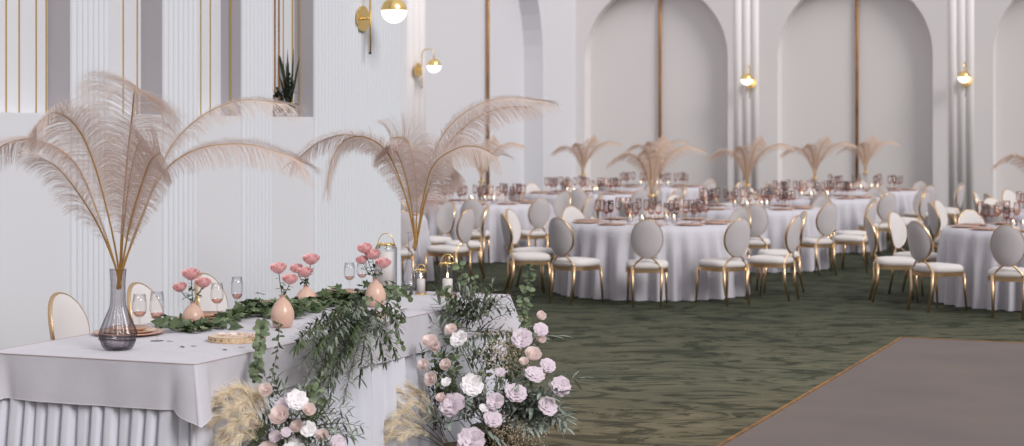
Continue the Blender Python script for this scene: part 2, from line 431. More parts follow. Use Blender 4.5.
b=MB(); b.tube([Vector((drop(s,0).x,drop(s,0).y,TT)) for s in ss]+[Vector((drop(ss[0],0).x,drop(ss[0],0).y,TT))],.0028,5,cap=False); b.build('piping',M['piping'],t)
b=MB(); b.tube([drop(s,1)for s in ss]+[drop(ss[0],1)],.002,5,cap=False); b.build('hem',M['topcloth'],t)

# ---------------------------------------------------------------- chair
def chair(label,loc,rz,group=None):
    t=empty('oval_back_chair',label,'chair',loc,rz,group)
    # seat cushion (rounded trapezoid)
    def outline(k,sx,sy): 
        q=2*PI*k; c,s_=math.cos(q),math.sin(q); e=.55
        x=math.copysign(abs(c)**e,c)*sx; y=math.copysign(abs(s_)**e,s_)*sy; x*=1+.06*(y/sy)
        return x,y
    b=MB()
    prof=[(0,.385),(.9,.385),(1.0,.40),(1.02,.42),(.98,.445),(.88,.46),(.5,.47),(0,.473)]
    def sf(i,j):
        k=j*(len(prof)-1); a=min(int(k),len(prof)-2); r=prof[a][0]+(prof[a+1][0]-prof[a][0])*(k-a); z=prof[a][1]+(prof[a+1][1]-prof[a][1])*(k-a)
        x,y=outline(i,.215*max(r,.001),.215*max(r,.001)); return (x,y,z)
    b.grid(36,7,sf,closed=True); b.build('seat',M['seat'],t)
    b=MB(); pr=[(.97,.35),(1.03,.35),(1.03,.388),(.97,.388),(.97,.35)]
    def rf(i,j):
        k=int(round(j*4)); x,y=outline(i,.215*pr[k][0],.215*pr[k][0]); return (x,y,pr[k][1])
    b.grid(36,4,rf,closed=True); b.build('seat_rail',M['goldc'],t,smooth=False)
    for sx in(-1,1):
        b=MB(); b.tube([(sx*.195,.18,.375),(sx*.197,.19,.2),(sx*.203,.205,0)],[.017,.014,.009],8); b.build('leg',M['goldc'],t)
        b=MB(); b.tube([(sx*.15,-.20,.41),(sx*.145,-.205,.22),(sx*.14,-.255,0)],[.017,.016,.011],8); b.build('leg',M['goldc'],t)
    def oval(q,r=1,off=0):
        x=.162*r*math.sin(q); zz=.2*r*math.cos(q); z=.70+zz; y=-.235-.10*(z-.5)/.4*.7+1.6*x*x+off
        return Vector((x,y,z))
    b=MB()
    def band(i,j):
        q=2*PI*i; k=int(round(j*8)); e=2*PI*k/8; p=oval(q,1.0+math.cos(e)*.006/.18); p.y+=math.sin(e)*.015; return p
    b.grid(44,8,band,closed=True)
    for sx in(-1,1):
        b.tube(cat_rom([oval(PI-sx*.25),(sx*.06,-.222,.495),(sx*.105,-.205,.455),(sx*.15,-.20,.39)],8),.010,8)
    b.build('back_frame',M['goldc'],t)
    b=MB()
    for sgn,m_ in((1,0),(-1,1)):
        b.cur=m_
        b.grid(36,6,lambda i,j:oval(2*PI*i*sgn,max(.001,j*.985),sgn*(.016*(1-j**4)+.013)),closed=True)
    b.build('backrest',[M['seat'],M['back']],t)
    return t
chairs=[]
# head table chairs: face +v, i.e. toward the table front
proto=None
for i,(x,y) in enumerate(((65,292.5),(142,282.5),(208,273))):
    Y=.895*F/(y-HOR); bx=(x-512)/F*Y; u,v=UV((bx,Y)); p=W(u,v+.26)
    lab=['white oval-back chair with gold rim behind the left end of the head table','gold-rimmed white oval-back chair behind the smoked vase at the head table','gold-rimmed white oval-back chair behind the leftmost bud vase at the head table'][i]
    if proto is None: proto=chair(lab,p,RZ-PI/2,'chairs behind the head table')
    else: dup(proto,p,RZ-PI/2,lab,'chairs behind the head table')

# ---------------------------------------------------------------- round tables
ANG=[-95,-62,-29,8,45,82,119,156,-168,-129]
POSN=['near side','near right','right near side','right end','far right','far side','far left','left far side','left end','near left']
# centre (u,v), label phrase, angle shift
RT=[(19.1,-6.15,'the first middle-row table',0,3),
    (23.2,-6.15,'the second middle-row table',0,3),
    (27.2,-6.15,'the third middle-row table',0,3),
    (31.1,-6.15,'the last middle-row table',0,2),
    (19.3,-10.1,'the first left-row table',0,2),
    (23.5,-10.1,'the second left-row table',0,3),
    (27.7,-10.1,'the third left-row table',0,3),
    (31.5,-10.1,'the farthest left-row table',0,2),
    (19.5,-2.04,'the first right-row table',-20,3),
    (23.5,-2.1,'the second right-row table',-10,2),
    (27.5,-2.1,'the third right-row table',0,2)]
def vis(p,m=25):
    x=512+F*p[0]/p[1]; return 396-m<x<1024+m
# meshes
TR=.97; TZ=.78
def cloth_mesh(seed):
    random.seed(seed); b=MB(); N=480; ph=random.random()*6
    pass
    def fn(i,j):
        q=2*PI*i; h=max(0,(j-.25)/.75)
        if j<=.25: r=TR*(j/.25) if j>0 else .001; return (r*math.cos(q),r*math.sin(q),TZ+.004)
        a=32*q+ph+1.3*math.sin(4*q+ph); wv=(abs(math.sin(a*.5))**1.6)*2-1+.35*math.sin(17*q+2*ph)+.2*math.sin(47*q)
        r=TR+.03+.03*h+.05*wv*min(1,h*2.2)*(.6+.4*h)
        return (r*math.cos(q),r*math.sin(q),TZ-(TZ-.008)*h)
    b.grid(N,16,fn,closed=True); return b.mesh('tablecloth',M['cloth'])
CM=[cloth_mesh(k) for k in range(3)]
bt=MB(); bt.lathe([(0,TZ-.03),(TR-.02,TZ-.03),(TR-.02,TZ-.004),(0,TZ-.004)],40); m_top=bt.mesh('tabletop',M['wood'],False)
bt=MB(); bt.lathe([(0,0),(.3,0),(.3,.03),(.05,.06),(.04,TZ-.06),(.2,TZ-.03)],20); m_ped=bt.mesh('pedestal',M['black'])
bt=MB(); bt.lathe([(0,0),(.10,0),(.155,.012),(.16,.016),(.155,.018),(.11,.006),(0,.005)],32); m_ch=bt.mesh('charger_plate',M['copper'])
bt=MB(); bt.lathe([(0,.008),(.07,.008),(.105,.020),(.107,.022),(.07,.012),(0,.011)],28); m_pl=bt.mesh('plate',M['porcelain'])
# wine glass
def glass_meshes(hh,n=16):
    k=hh/.22
    b=MB(); b.lathe([(.006,.095*k),(.018,.100*k),(.031,.118*k),(.036,.142*k),(.034,.18*k),(.029,hh),(.0275,hh),(.033,.18*k)],n); bo=b.mesh('bowl',M['clear'])
    b=MB(); b.lathe([(.0038,.004),(.0035,.05*k),(.006,.096*k)],8); st=b.mesh('stem',M['clear'])
    b=MB(); b.lathe([(0,0),(.032,0),(.032,.002),(.004,.007)],n); ba=b.mesh('foot',M['clear'])
    b=MB(); b.lathe([(0,.099*k),(.017,.1025*k),(.029,.1185*k),(.0305,.124*k),(0,.1245*k)],n); wi=b.mesh('wine',M['wine'])
    return bo,st,ba,wi
M['wclear']=M['clear']; M['clear']=glassmat('rose_glass',(.95,.91,.90),(.60,.48,.46),.45); GM=glass_meshes(.24,14); M['clear']=M['wclear']; GH=glass_meshes(.24,28); GH2=glass_meshes(.2,28)
def wine_glass(loc,label,group,gm=GM,s=1):
    t=empty('wine_glass',label,'wine glass',loc,random.random()*6,group); t.scale=(s,s,s)
    for n,m_ in zip(('bowl','stem','foot','wine'),gm): obj(n,m_,t)
    return t
# candle holder
def candle_meshes():
    b=MB(); b.lathe([(0,0),(.03,0),(.035,.01),(.035,.09),(.033,.09),(.033,.01)],16); g=b.mesh('glass_cup',M['clear'])
    b=MB(); b.lathe([(0,.005),(.022,.005),(.022,.06),(0,.062)],12); c=b.mesh('candle',M['candle'])
    b=MB(); b.lathe([(0,.062),(.006,.07),(.004,.085),(0,.095)],8); f_=b.mesh('flame',M['flame'])
    return g,c,f_
CN=candle_meshes()

# ---------------------------------------------------------------- feathers
def feather_meshes(P,n,L,w,phi,seed,droop,mats,start=.25,rq=.0035,seg=8,tipk=.8,fw0=.45,tipf=.5):
    random.seed(seed); Q=cat_rom(P,60); k=len(Q)
    b=MB(); b.tube(Q,[rq*(1.25-1.0*i/(k-1)) for i in range(k)],6); quill=b.mesh('quill',M['quill'])
    b=MB(); ln=[0]
    for i in range(1,k): ln.append(ln[-1]+(Q[i]-Q[i-1]).length)
    tot=ln[-1]
    NF=[]; t=(Q[1]-Q[0]).normalized(); n1=t.cross(Vector((0,1,0))).normalized()
    for i in range(k):
        t=(Q[min(i+2,k-1)]-Q[max(i-1,0)]).normalized(); n1=(n1-t*n1.dot(t)).normalized(); NF.append(n1.copy())
    for side in(-1,1):
        cj=0; cl=1
        for i in range(n):
            if i%5==0: cj=random.gauss(0,.045); cl=random.uniform(.93,1.04); cr=random.gauss(0,.05)
            s=start+(1-start)*((i+random.random()*.6)/n); s=min(s,.999)
            d=s*tot; j=0
            while j<k-2 and ln[j+1]<d: j+=1
            q=(d-ln[j])/max(1e-6,ln[j+1]-ln[j]); p=Q[j].lerp(Q[j+1],q)
            t=(Q[min(j+2,k-1)]-Q[max(j-1,0)]).normalized()
            n1=(NF[j]-t*NF[j].dot(t)).normalized()
            n2=n1.cross(t).normalized()
            ph=phi+random.gauss(0,.06)+cr
            sd=(n1*math.cos(ph)+n2*math.sin(ph))*side
            sp=(s-start)/(1-start)
            ll=L*min(1,(.25+2.6*sp) if phi>.7 else (.30+1.1*sp))*(1-(1-tipk)*max(0,(sp-.6)/.4))*cl*random.uniform(.93,1.04)
            if sp<.12 and random.random()<.4: continue
            fw=fw0+tipf*max(0,sp-.75)/.25*(1 if phi>.7 else -.5)+cj+random.gauss(0,.03)
            dr=(t*fw+sd*.9).normalized(); g=droop*random.uniform(.7,1.3)
            p=p+Vector((0,.006 if phi<1 else 0,0)); pts=[p]
            for a in range(seg):
                dr=(dr+Vector((0,0,-1))*g*(.12+.5*a/seg)/seg*2.2).normalized()
                p=p+dr*(ll/seg); pts.append(p)
            wv=(t-dr*t.dot(dr)); wv=wv.normalized() if wv.length>.1 else n2
            vs=[]
            for a,pp in enumerate(pts):
                ww=w*.5*(1-.7*a/seg); vs+=[pp-wv*ww,pp+wv*ww]
            b.add(vs,[(2*a,2*a+1,2*a+3,2*a+2) for a in range(seg)])
    vane=b.mesh('barbs',mats); return quill,vane
def feather(loc,P,label,group,rz=0,mt='feather',**kw):
    t=empty('ostrich_feather',label,'feather',loc,rz,group)
    q,v=feather_meshes(P,mats=M[mt],**kw); obj('quill',q,t); obj('barbs',v,t); return t
def px(P,x0,y0,s): return [((x-x0)/s,d,(y0-y)/s) for x,y,d in P]

# head vases ------------------------------------------------------------
def flask(loc,label,gm,hh,rb,rn):
    t=empty('flask_vase',label,'vase',loc)
    pr=[(0,.004),(.035/.085*rb,0),(.065/.085*rb,.012),(rb,.065),(rb*.97,.09),(rb*.72,.145),(rn*1.15,.20),(rn,.24),(rn*.98,hh*.85),(rn*1.1,hh)]
    P=cat_rom([(a,0,z) for a,z in pr],36)
    b=MB(); b.lathe([(max(0,p.x),p.z) for p in P],96,rib=.035,nrib=18); b.build('glass_body',gm,t)
    b=MB(); b.lathe([(0,.006),(.03/.085*rb,.004),(.06/.085*rb,.016),(rb*.93,.06),(rb*.93,.075)],48); b.build('thick_base',gm,t)
    b=MB(); b.tube([(rn*1.1*math.cos(2*PI*k/32),rn*1.1*math.sin(2*PI*k/32),hh) for k in range(33)],.0016,6,cap=False); b.build('rim',gm,t)
    return t
va=onT(118,350); flask(va,'smoked ribbed glass flask vase at the left of the head table',M['smoke'],.375,.086,.034)
s1=F/va.y; n1=(118,272)
bz=lambda v,d=.23: Vector((v.x,v.y,v.z+d))
A1=[ # (points px with depth offset m), n, L, phi, droop, label, start
 ([(119,318,0),(117,272,0),(100,215,-.03),(78,163,-.06),(45,141,-.08),(12,143,-.08),(-22,168,-.06)],300,.155,1.25,1.0,'sweeping far left',.38,'feather2'),
 ([(117,322,0),(119,272,0),(113,225,-.05),(99,165,-.09),(84,128,-.13),(66,113,-.20),(52,124,-.26)],420,.20,.35,1.7,'curling left with a dark quill',.34,'feather'),
 ([(119,320,0),(120,272,0),(123,225,-.02),(129,160,-.04),(135,118,-.07),(140,94,-.13),(146,88,-.20),(152,96,-.27)],470,.25,.2,1.9,'standing upright, tallest of the bunch',.34,'feather'),
 ([(121,320,0),(121,272,0),(126,230,-.06),(134,180,-.10),(143,148,-.14),(152,138,-.2)],260,.15,.4,1.7,'short and upright in front of the tallest',.34,'feather2'),
 ([(115,320,0),(121,272,0),(141,215,.05),(166,150,.08),(200,115,.1),(240,100,.1),(284,104,.1)],320,.135,1.2,1.1,'sweeping up to the right',.40,'feather'),
 ([(116,318,0),(122,272,0),(140,220,0),(165,172,-.03),(200,149,-.05),(245,144,-.06),(283,153,-.06),(304,163,-.05)],330,.13,1.3,1.2,'arching low to the right over the bud vases',.36,'feather2'),
 ([(120,320,0),(122,270,0),(134,225,-.1),(148,185,-.16),(160,160,-.22),(172,152,-.27)],280,.15,.6,1.1,'leaning right, brownish and fluffy',.32,'feather2'),
 ([(117,320,0),(117,272,0),(104,228,-.08),(84,190,-.14),(66,166,-.18),(50,156,-.2)],260,.15,.9,1.1,'leaning left, low and fluffy',.32,'feather'),
]
for i,(P,n,L,phi,dr,l,st,mt) in enumerate(A1):
    rt=Vector((va.x,va.y,TT+.14))
    pts=[((x-118)/s1, d, (350-y)/s1-.14) for x,y,d in P]; pts[0]=tuple(.35*pts[0][q]+.65*pts[1][q] for q in range(3)); pts[0]=(pts[0][0]*.8,pts[0][1],pts[0][2])
    feather(rt,pts,'blush ostrich feather '+l+', smoked left vase','feathers in the left head-table vase',n=int(n*1.45),L=L*(1.42 if phi>.7 else 1.25),w=.0018,rq=.0048,phi=phi,fw0=(.5 if phi<.7 else .45),seed=11+i,droop=dr,start=st,mt=mt)
vb=onT(413,291); flask(vb,'clear glass flask vase at the right end of the head table',M['clear'],.375,.07,.032)
s2=F/vb.y
A2=[
 ([(413,268,0),(415,235,0),(403,190,0),(380,152,.03),(350,135,.05),(318,142,.05),(292,163,.05)],240,.12,1.2,1.1,'arching far left',.40,'feather2'),
 ([(412,268,0),(414,235,0),(404,190,-.05),(388,152,-.1),(366,137,-.14),(346,141,-.17),(334,162,-.2),(330,188,-.2)],300,.15,.8,.9,'curling left and down',.38,'feather'),
 ([(413,270,0),(415,238,0),(411,200,-.04),(404,168,-.08),(396,150,-.12),(386,148,-.17)],260,.15,.4,1.7,'short, upright on the left of the middle',.36,'feather2'),
 ([(415,268,0),(416,236,0),(416,190,.06),(410,150,.1),(402,138,.13),(388,138,.16)],240,.15,.6,1.6,'behind the middle, rounded over at the top',.40,'feather'),
 ([(411,270,0),(417,236,0),(424,195,.06),(437,145,.1),(462,114,.14),(500,98,.16),(547,101,.18)],330,.15,1.1,1.0,'sweeping highest to the right',.42,'feather'),
 ([(412,270,0),(418,236,0),(427,195,.03),(443,152,.06),(470,122,.08),(500,108,.1),(532,106,.1)],260,.14,.9,1.0,'just under the highest one, sweeping right',.42,'feather2'),
 ([(411,268,0),(418,236,0),(423,200,-.06),(434,165,-.1),(455,149,-.14),(476,146,-.16),(498,156,-.18)],320,.13,.9,1.3,'bending right with a dense flat tip',.36,'feather'),
 ([(412,270,0),(417,238,0),(424,205,-.03),(432,180,-.05),(442,162,-.08),(452,160,-.1)],300,.18,.35,1.6,'broad and upright on the right of the middle',.34,'feather2'),
]
for i,(P,n,L,phi,dr,l,st,mt) in enumerate(A2):
    rt=Vector((vb.x,vb.y,TT+.13)); 
    pts=[((x-413)/s2, d, (291-y)/s2-.13) for x,y,d in P]; pts[0]=tuple(.4*pts[0][q]+.6*pts[1][q] for q in range(3))
    feather(rt,pts,'blush ostrich feather '+l+', clear right vase','feathers in the right head-table vase',n=int(n*1.4),L=L*1.3,w=.0024,rq=.0048,phi=phi,fw0=(.5 if phi<.7 else .45),seed=31+i,droop=dr,start=st,mt=mt)

# centrepieces of the round tables --------------------------------------
b=MB(); b.lathe([(0,0),(.06,0),(.062,.01),(.04,.05),(.032,.15),(.034,.24),(.046,.30),(.044,.30),(.030,.23)],20); m_cv=b.mesh('glass_body',M['clear'])
b=MB(); b.lathe([(.045,.285),(.05,.285),(.05,.31),(.045,.31)],20); m_cr=b.mesh('gold_collar',M['gold'])
b=MB(); b.lathe([(0,0),(.066,0),(.066,.008),(0,.01)],20); m_cb=b.mesh('gold_foot',M['gold'])
FP=[([(0,0,-.1),(-.03,0,.12),(-.11,0,.34),(-.23,0,.45),(-.36,0,.45),(-.48,0,.37)],1.2,1.3,'bending left'),
    ([(0,0,-.1),(-.01,0,.15),(-.03,-.04,.34),(-.08,-.08,.47),(-.14,-.12,.50)],.35,1.3,'upright'),
    ([(0,0,-.1),(.02,0,.15),(.07,.03,.40),(.13,.05,.54),(.22,.06,.60)],.5,1.3,'tallest, leaning right'),
    ([(0,0,-.1),(.03,0,.14),(.14,0,.36),(.27,.02,.49),(.42,.02,.54),(.58,.02,.51)],1.2,1.1,'bending right')]
FM=[feather_meshes(P,130,.15,.0062,phi,60+i,dr,M['featherfar'],start=.3,rq=.005,seg=4) for i,(P,phi,dr,l) in enumerate(FP)]

first_done={}
for ti_,(uu,vv,nm,sh,ng) in enumerate(RT):
    c=W(uu,vv); random.seed(100+ti_)
    far = (uu>26.5 and vv>-4)
    t=empty('round_table','round banquet table hidden under the cloth of '+nm,'table',c)
    obj('tabletop',m_top,t); obj('pedestal',m_ped,t)
    o=obj('tablecloth',CM[ti_%3],None,c,ti_*.7); tag(o,'floor-length pleated grey-white cloth of '+nm,'tablecloth','round tablecloths')
    zt=TZ+.005
    for k,a in enumerate(ANG):
        q=math.radians(a+sh+random.uniform(-2,2)); rr=1.42+random.uniform(-.03,.05)
        p=c+Vector((math.cos(q)*rr,math.sin(q)*rr,0))
        if vis(p): dup(proto,p,q+PI/2+random.uniform(-.06,.06),'gold-framed white oval-back chair at the '+POSN[k]+' of '+nm,'chairs around '+nm)
        p=c+Vector((math.cos(q)*.76,math.sin(q)*.76,zt))
        if vis(p,5):
            t=empty('charger_plate','copper charger with a blush plate on '+nm,'plate',p,0,'place settings on '+nm)
            obj('charger',m_ch,t); obj('plate',m_pl,t)
        if far: continue
        for g in range(ng):
            qq=q+[.16,.30,.02][g]; r2=[.56,.60,.48][g]
            p=c+Vector((math.cos(qq)*r2,math.sin(qq)*r2,zt))
            if vis(p,5): wine_glass(p,'stemmed wine glass with rose tint on '+nm,'wine glasses on '+nm,GM,random.uniform(.92,1.12))
    p=c+Vector((0,0,zt))
    if vis(p,60):
        t=empty('centrepiece_vase','slender clear vase with gold collar in the middle of '+nm,'vase',p)
        obj('glass_body',m_cv,t); obj('gold_collar',m_cr,t); obj('gold_foot',m_cb,t)
        rz=random.uniform(-.25,.25)
        for i,(q_,v_) in enumerate(FM):
            t=empty('ostrich_feather','beige ostrich feather '+FP[i][3]+', in the vase of '+nm,'feather',p+Vector((0,0,.30)),rz,'feathers on '+nm)
            obj('quill',q_,t); obj('barbs',v_,t)
        for k in range(4):
            q=k*1.6+random.random()+.4; r=.26
            pp=p+Vector((math.cos(q)*r,math.sin(q)*r,0))
            t=empty('candle_holder','lit candle in a small glass cup around the vase of '+nm,'candle',pp,0,'candles on '+nm)
            for n_,m_ in zip(('glass_cup','candle','flame'),CN): obj(n_,m_,t)

# ---------------------------------------------------------------- head-table things
SET='head table'
for i,u in enumerate((7.62,8.36,9.09,9.86)):
    p=W(u,-5.2,TT+.002)
    t=empty('charger_plate',['wood-toned charger with stacked plates behind the smoked vase','charger with stacked plates behind the leftmost bud vase','charger with stacked plates behind the tallest bud vase','charger with stacked plates behind the right bud vase'][i],'plate',p,0,'place settings on the head table')
    b=MB(); b.lathe([(0,0),(.12,0),(.172,.010),(.178,.014),(.172,.017),(.12,.006),(0,.006)],48); b.build('charger',M['copper'],t)
    b=MB(); b.lathe([(0,.008),(.09,.008),(.135,.022),(.137,.025),(.09,.013),(0,.012)],40); b.build('dinner_plate',M['wood'],t)
    b=MB(); b.lathe([(0,.014),(.06,.014),(.10,.034),(.102,.037),(.06,.02),(0,.019)],40); b.build('salad_plate',M['copper'],t)
for nm,du,L in (('table_knife',-.245,.21),('table_fork',-.27,.19)):
    p=W(7.62+du,-5.1,TT+.003)
    t=empty(nm,'black-handled %s left of the charger behind the smoked vase'%nm.split('_')[1],'cutlery',p,RZ+PI/2)
    b=MB(); b.box((0,-L*.25,.004),(.013,L*.5,.006)); b.build('handle',M['black'],t,smooth=False)
    b=MB()
    if nm=='table_knife': b.box((0,L*.25,.003),(.016,L*.5,.002))
    else:
        b.box((0,L*.1,.003),(.006,L*.22,.003)); b.box((0,L*.25,.003),(.022,L*.09,.003))
        for k in(-1,0,1): b.box((k*.009,L*.36,.003),(.004,L*.15,.003))
    b.build('blade' if nm=='table_knife' else 'tines',M['black'],t,smooth=False)
G=[(157,341,GH,1.0,'large wine glass right of the smoked vase'),(139.5,335,GH2,1.02,'smaller wine glass just right of the smoked vase'),
   (217,320,GH2,1.0,'smaller wine glass right of the leftmost bud vase'),(237,317,GH,.92,'taller wine glass second right of the leftmost bud vase'),
   (349.5,294,GH2,.98,'wine glass left of the right bunch of roses'),(362,291,GH2,.95,'wine glass half behind the right bunch of roses')]
for x,y,gm,s,l in G: wine_glass(onT(x,y),l,None,gm,s)

# wood slices
def slice_(x,y,w,label):
    p=onT(x,y); t=empty('wood_slice',label,'board',p,.3)
    n=40; random.seed(int(x)); rs=[w/2*(1+.03*math.sin(3*k/n*2*PI)+random.uniform(-.008,.008)) for k in range(n)]
    b=MB(); vs=[(rs[k]*math.cos(2*PI*k/n),rs[k]*.92*math.sin(2*PI*k/n),z) for z in(.001,.026) for k in range(n)]
    b.add(vs,[(k,(k+1)%n,n+(k+1)%n,n+k) for k in range(n)]+[tuple(range(n))[::-1]]); b.build('rim',M['bark'],t,smooth=False)
    b=MB(); b.add([(rs[k]*.985*math.cos(2*PI*k/n),rs[k]*.905*math.sin(2*PI*k/n),.0268) for k in range(n)],[tuple(range(n))]); b.build('cut_face',M['wood'],t,smooth=False)
    b=MB()
    for k in range(22):
        q=2*PI*k/22; b.sphere((w*.497*math.cos(q),w*.46*math.sin(q),.015),.004,6,4)
    b.build('rim_studs',M['stem'],t)
    return p
pw=[slice_(237,341,.275,'round wood slice left of the tall peach bud vase'),slice_(358,318,.30,'round wood slice under the olive branches, right')]
# small pink petals / soap leaves on the slices
def petal_mesh(L,w,cup):
    b=MB()
    b.grid(6,5,lambda i,j:((j-.5)*w*math.sin(PI*(.12+.86*i))**.7, i*L, cup*(4*(j-.5)**2)*.5+cup*math.sin(i*2.2)*.8))
    return b
PM=petal_mesh(.045,.04,.010).mesh('petal',M['blush'])
random.seed(9)
for k in range(9):
    p=pw[0]+Vector((random.uniform(-.09,.09),random.uniform(-.06,.07),.028))
    o=obj('rose_petal',PM,None,p,random.random()*6); tag(o,'loose pale pink petal lying on the left wood slice','petal','petals on the left wood slice')
for k in range(7):
    p=pw[1]+Vector((random.uniform(-.09,.09),random.uniform(-.06,.07),.028))
    o=obj('rose_petal',PM,None,p,random.random()*6); tag(o,'loose pale pink petal lying on the right wood slice','petal','petals on the right wood slice')

# lanterns
M['lglass']=glassmat('lantern_glass',(.93,.93,.94),(.38,.37,.39),.5)
def lantern(x,y,r,hh,label,ch,cr,lit=True):
    p=onT(x,y); t=empty('candle_lantern',label,'lantern',p)
    b=MB(); b.lathe([(0,0),(r*1.02,0),(r*1.02,.008),(0,.01)],28); b.build('base',M['brass'],t)
    b=MB(); b.lathe([(r*.98,.008),(r,.02),(r,hh*.86),(r*.9,hh*.93),(r*.72,hh*.96)],32); b.build('glass_body',M['lglass'],t)
    b=MB(); b.tube([(r*.78*math.cos(2*PI*k/28),r*.78*math.sin(2*PI*k/28),hh*.965) for k in range(29)],.005,8,cap=False)
    for k in range(8):
        q=PI*k/4; b.tube([(r*.78*math.cos(q),r*.78*math.sin(q),hh*.96),(r*.98*math.cos(q),r*.98*math.sin(q),hh*.87)],.003,6)
    b.build('brass_collar',M['brass'],t)
    b=MB(); b.tube([(r*.72*math.cos(PI*k/12),0,hh*.97+r*.95*math.sin(PI*k/12)) for k in range(13)],.0028,6); b.build('handle',M['brass'],t)
    b=MB(); b.lathe([(0,.01),(cr,.01),(cr,ch),(cr*.8,ch+.003),(0,ch-.004)],24); b.build('candle',M['candle'],t)
    b=MB(); b.tube([(0,0,ch-.004),(0.001,0,ch+.012)],.001,5); b.build('wick',M['black'],t)
    if lit:
        b=MB(); b.lathe([(0,ch+.006),(.0055,ch+.016),(.004,ch+.03),(0,ch+.042)],10); b.build('flame',M['flame'],t)
lantern(386,291,.070,.31,'largest glass lantern with a thick white candle, left of the clear vase',.25,.05,False)
lantern(421,294.5,.036,.16,'smallest glass lantern with a white candle, between the clear vase and the lit lantern',.095,.026)
lantern(447.5,296,.058,.21,'lit glass lantern with brass collar at the right end of the table',.105,.031)

# ---------------------------------------------------------------- flowers
def rose_mesh(name,m,r=1.0,seed=0,openn=0.5,ruff=.04):
    random.seed(seed); b=MB()
    rings=[(3,.28,1.15,.1),(4,.45,1.15,.25),(5,.68,1.1,.5),(6,.90,1.0,.85)]
    for n,rad,hh,op in rings:
        op*=openn*2; o0=random.random()*6
        for k in range(n):
            a=o0+2*PI*k/n+random.uniform(-.15,.15); ca,sa=math.cos(a),math.sin(a); wdt=rad*1.15; tw=random.uniform(-.1,.1)
            def pf(i,j,rad=rad,hh=hh,op=op,wdt=wdt,ca=ca,sa=sa,tw=tw,a=a):
                s=(i-.5)*2; h=j
                R=rad*(.25+.85*math.sin(min(1,h*1.05)*PI*.5)**.8)+op*.28*h**4
                ang=s*.85*(.5+.6*math.sin(PI*min(.95,.15+h*.72)))
                z=-.55+1.15*hh*h*(1-.25*op) - (s*s)*.20*h - op*.22*h**5 + ruff*math.sin(5*s+a*3)*h
                x=R*math.cos(ang+tw*h); y=R*math.sin(ang+tw*h)
                return (r*(x*ca-y*sa),r*(x*sa+y*ca),r*z)
            b.grid(6,6,pf)
    b.sphere((0,0,-.1*r),.22*r,8,6)
    return b.mesh(name,m)
def open_mesh(name,m,seed,el0=0):          # ruffled open blossom
    random.seed(seed); b=MB()
    for n,L,el in ((5,1.0,.15),(5,.92,.45),(5,.7,.85),(4,.42,1.15)):
        o0=random.random()*6
        for k in range(n):
            a=o0+2*PI*k/n+random.uniform(-.2,.2); e=el+el0+random.uniform(-.15,.15); ca,sa=math.cos(a),math.sin(a); ph=random.random()*6
            def pf(i,j,L=L,e=e,ca=ca,sa=sa,ph=ph):
                s=(i-.5)*2; w=.62*L*math.sin(PI*(.08+.72*j))**.8; d=L*j
                x=d*math.cos(e*(1-.5*j)); z=d*math.sin(e*(1-.5*j))*.75-.15+.09*math.sin(3.2*s+ph)*j+.05*math.sin(8*s+ph)*j*j+.12*s*s*j; y=s*w
                return (x*ca-y*sa,x*sa+y*ca,z)
            b.grid(6,5,pf)
    return b.mesh(name,m)
ROS=[rose_mesh('bloom',M['rose'],1,k,.22) for k in range(3)]
BLU=[rose_mesh('bloom',M['blush'],1,k+10,.15) for k in range(3)]
LIL=[open_mesh('bloom',M['lilac'],k+30) for k in range(4)]
WHI=[open_mesh('bloom',M['whitep'],k+20,.32) for k in range(2)]
def leaf(b,p,d,L,w,fold=.2,up=Vector((0,0,1)),shape=0):
    d=Vector(d).normalized(); sd=d.cross(up); sd=sd.normalized() if sd.length>.05 else Vector((1,0,0)); nn=sd.cross(d)
    n=5; vs=[]
    for i in range(n+1):
        s=i/n; ww=w*(math.sin(PI*min(1,s*.92+.06))**(.8 if shape==0 else .45))*.5
        c=p+d*(L*s)-nn*(L*.18*s*s)
        vs+=[c-sd*ww+nn*ww*fold*1.2,c-nn*0,c+sd*ww+nn*ww*fold*1.2]
    fs=[]
    for i in range(n):
        a=3*i; fs+=[(a,a+1,a+4,a+3),(a+1,a+2,a+5,a+4)]
    b.add(vs,fs)
def rdir(s=1): return Vector((random.gauss(0,s),random.gauss(0,s),random.gauss(0,s)))
def branch(P,kind,sp,L,w,name,m,parent,seed=0,side=.9,r=.002,both=True):
    random.seed(seed); tot=sum((Vector(P[i+1])-Vector(P[i])).length for i in range(len(P)-1)); n=max(4,int(tot/sp))
    Q=cat_rom(P,n); b=MB(); b.cur=0; b.tube(Q,[r*(1.2-.8*i/n) for i in range(n+1)],5); b.cur=1
    for i in range(1,n+1):
        t=(Q[i]-Q[i-1]).normalized(); o=t.orthogonal().normalized(); q=random.random()*6 if kind!='vine' else i*2.4
        for sg in((-1,1) if both else (1,)):
            sd=(Matrix.Rotation(q,3,t)@o)*sg
            d=(t*(.7 if kind=='olive' else .35)+sd*side+rdir(.18)).normalized()
            if kind=='olive': leaf(b,Q[i],d,L*random.uniform(.7,1.2),w*random.uniform(.8,1.2),.15)
            else: leaf(b,Q[i]+d*.004,(d+Vector((0,0,-.3))),L*random.uniform(.6,1.15),w*random.uniform(.7,1.15),.12,up=Vector((random.gauss(0,.5),-1,random.gauss(.3,.5))),shape=1)
    if kind=='olive': leaf(b,Q[-1],(Q[-1]-Q[-2]),L,w,.15)
    return b.build(name,[M['stem'],M[m]],parent,smooth=True)
def orient(o,d,spin=0):
    o.rotation_mode='QUATERNION'; o.rotation_quaternion=Vector(d).to_track_quat('Z','Y')

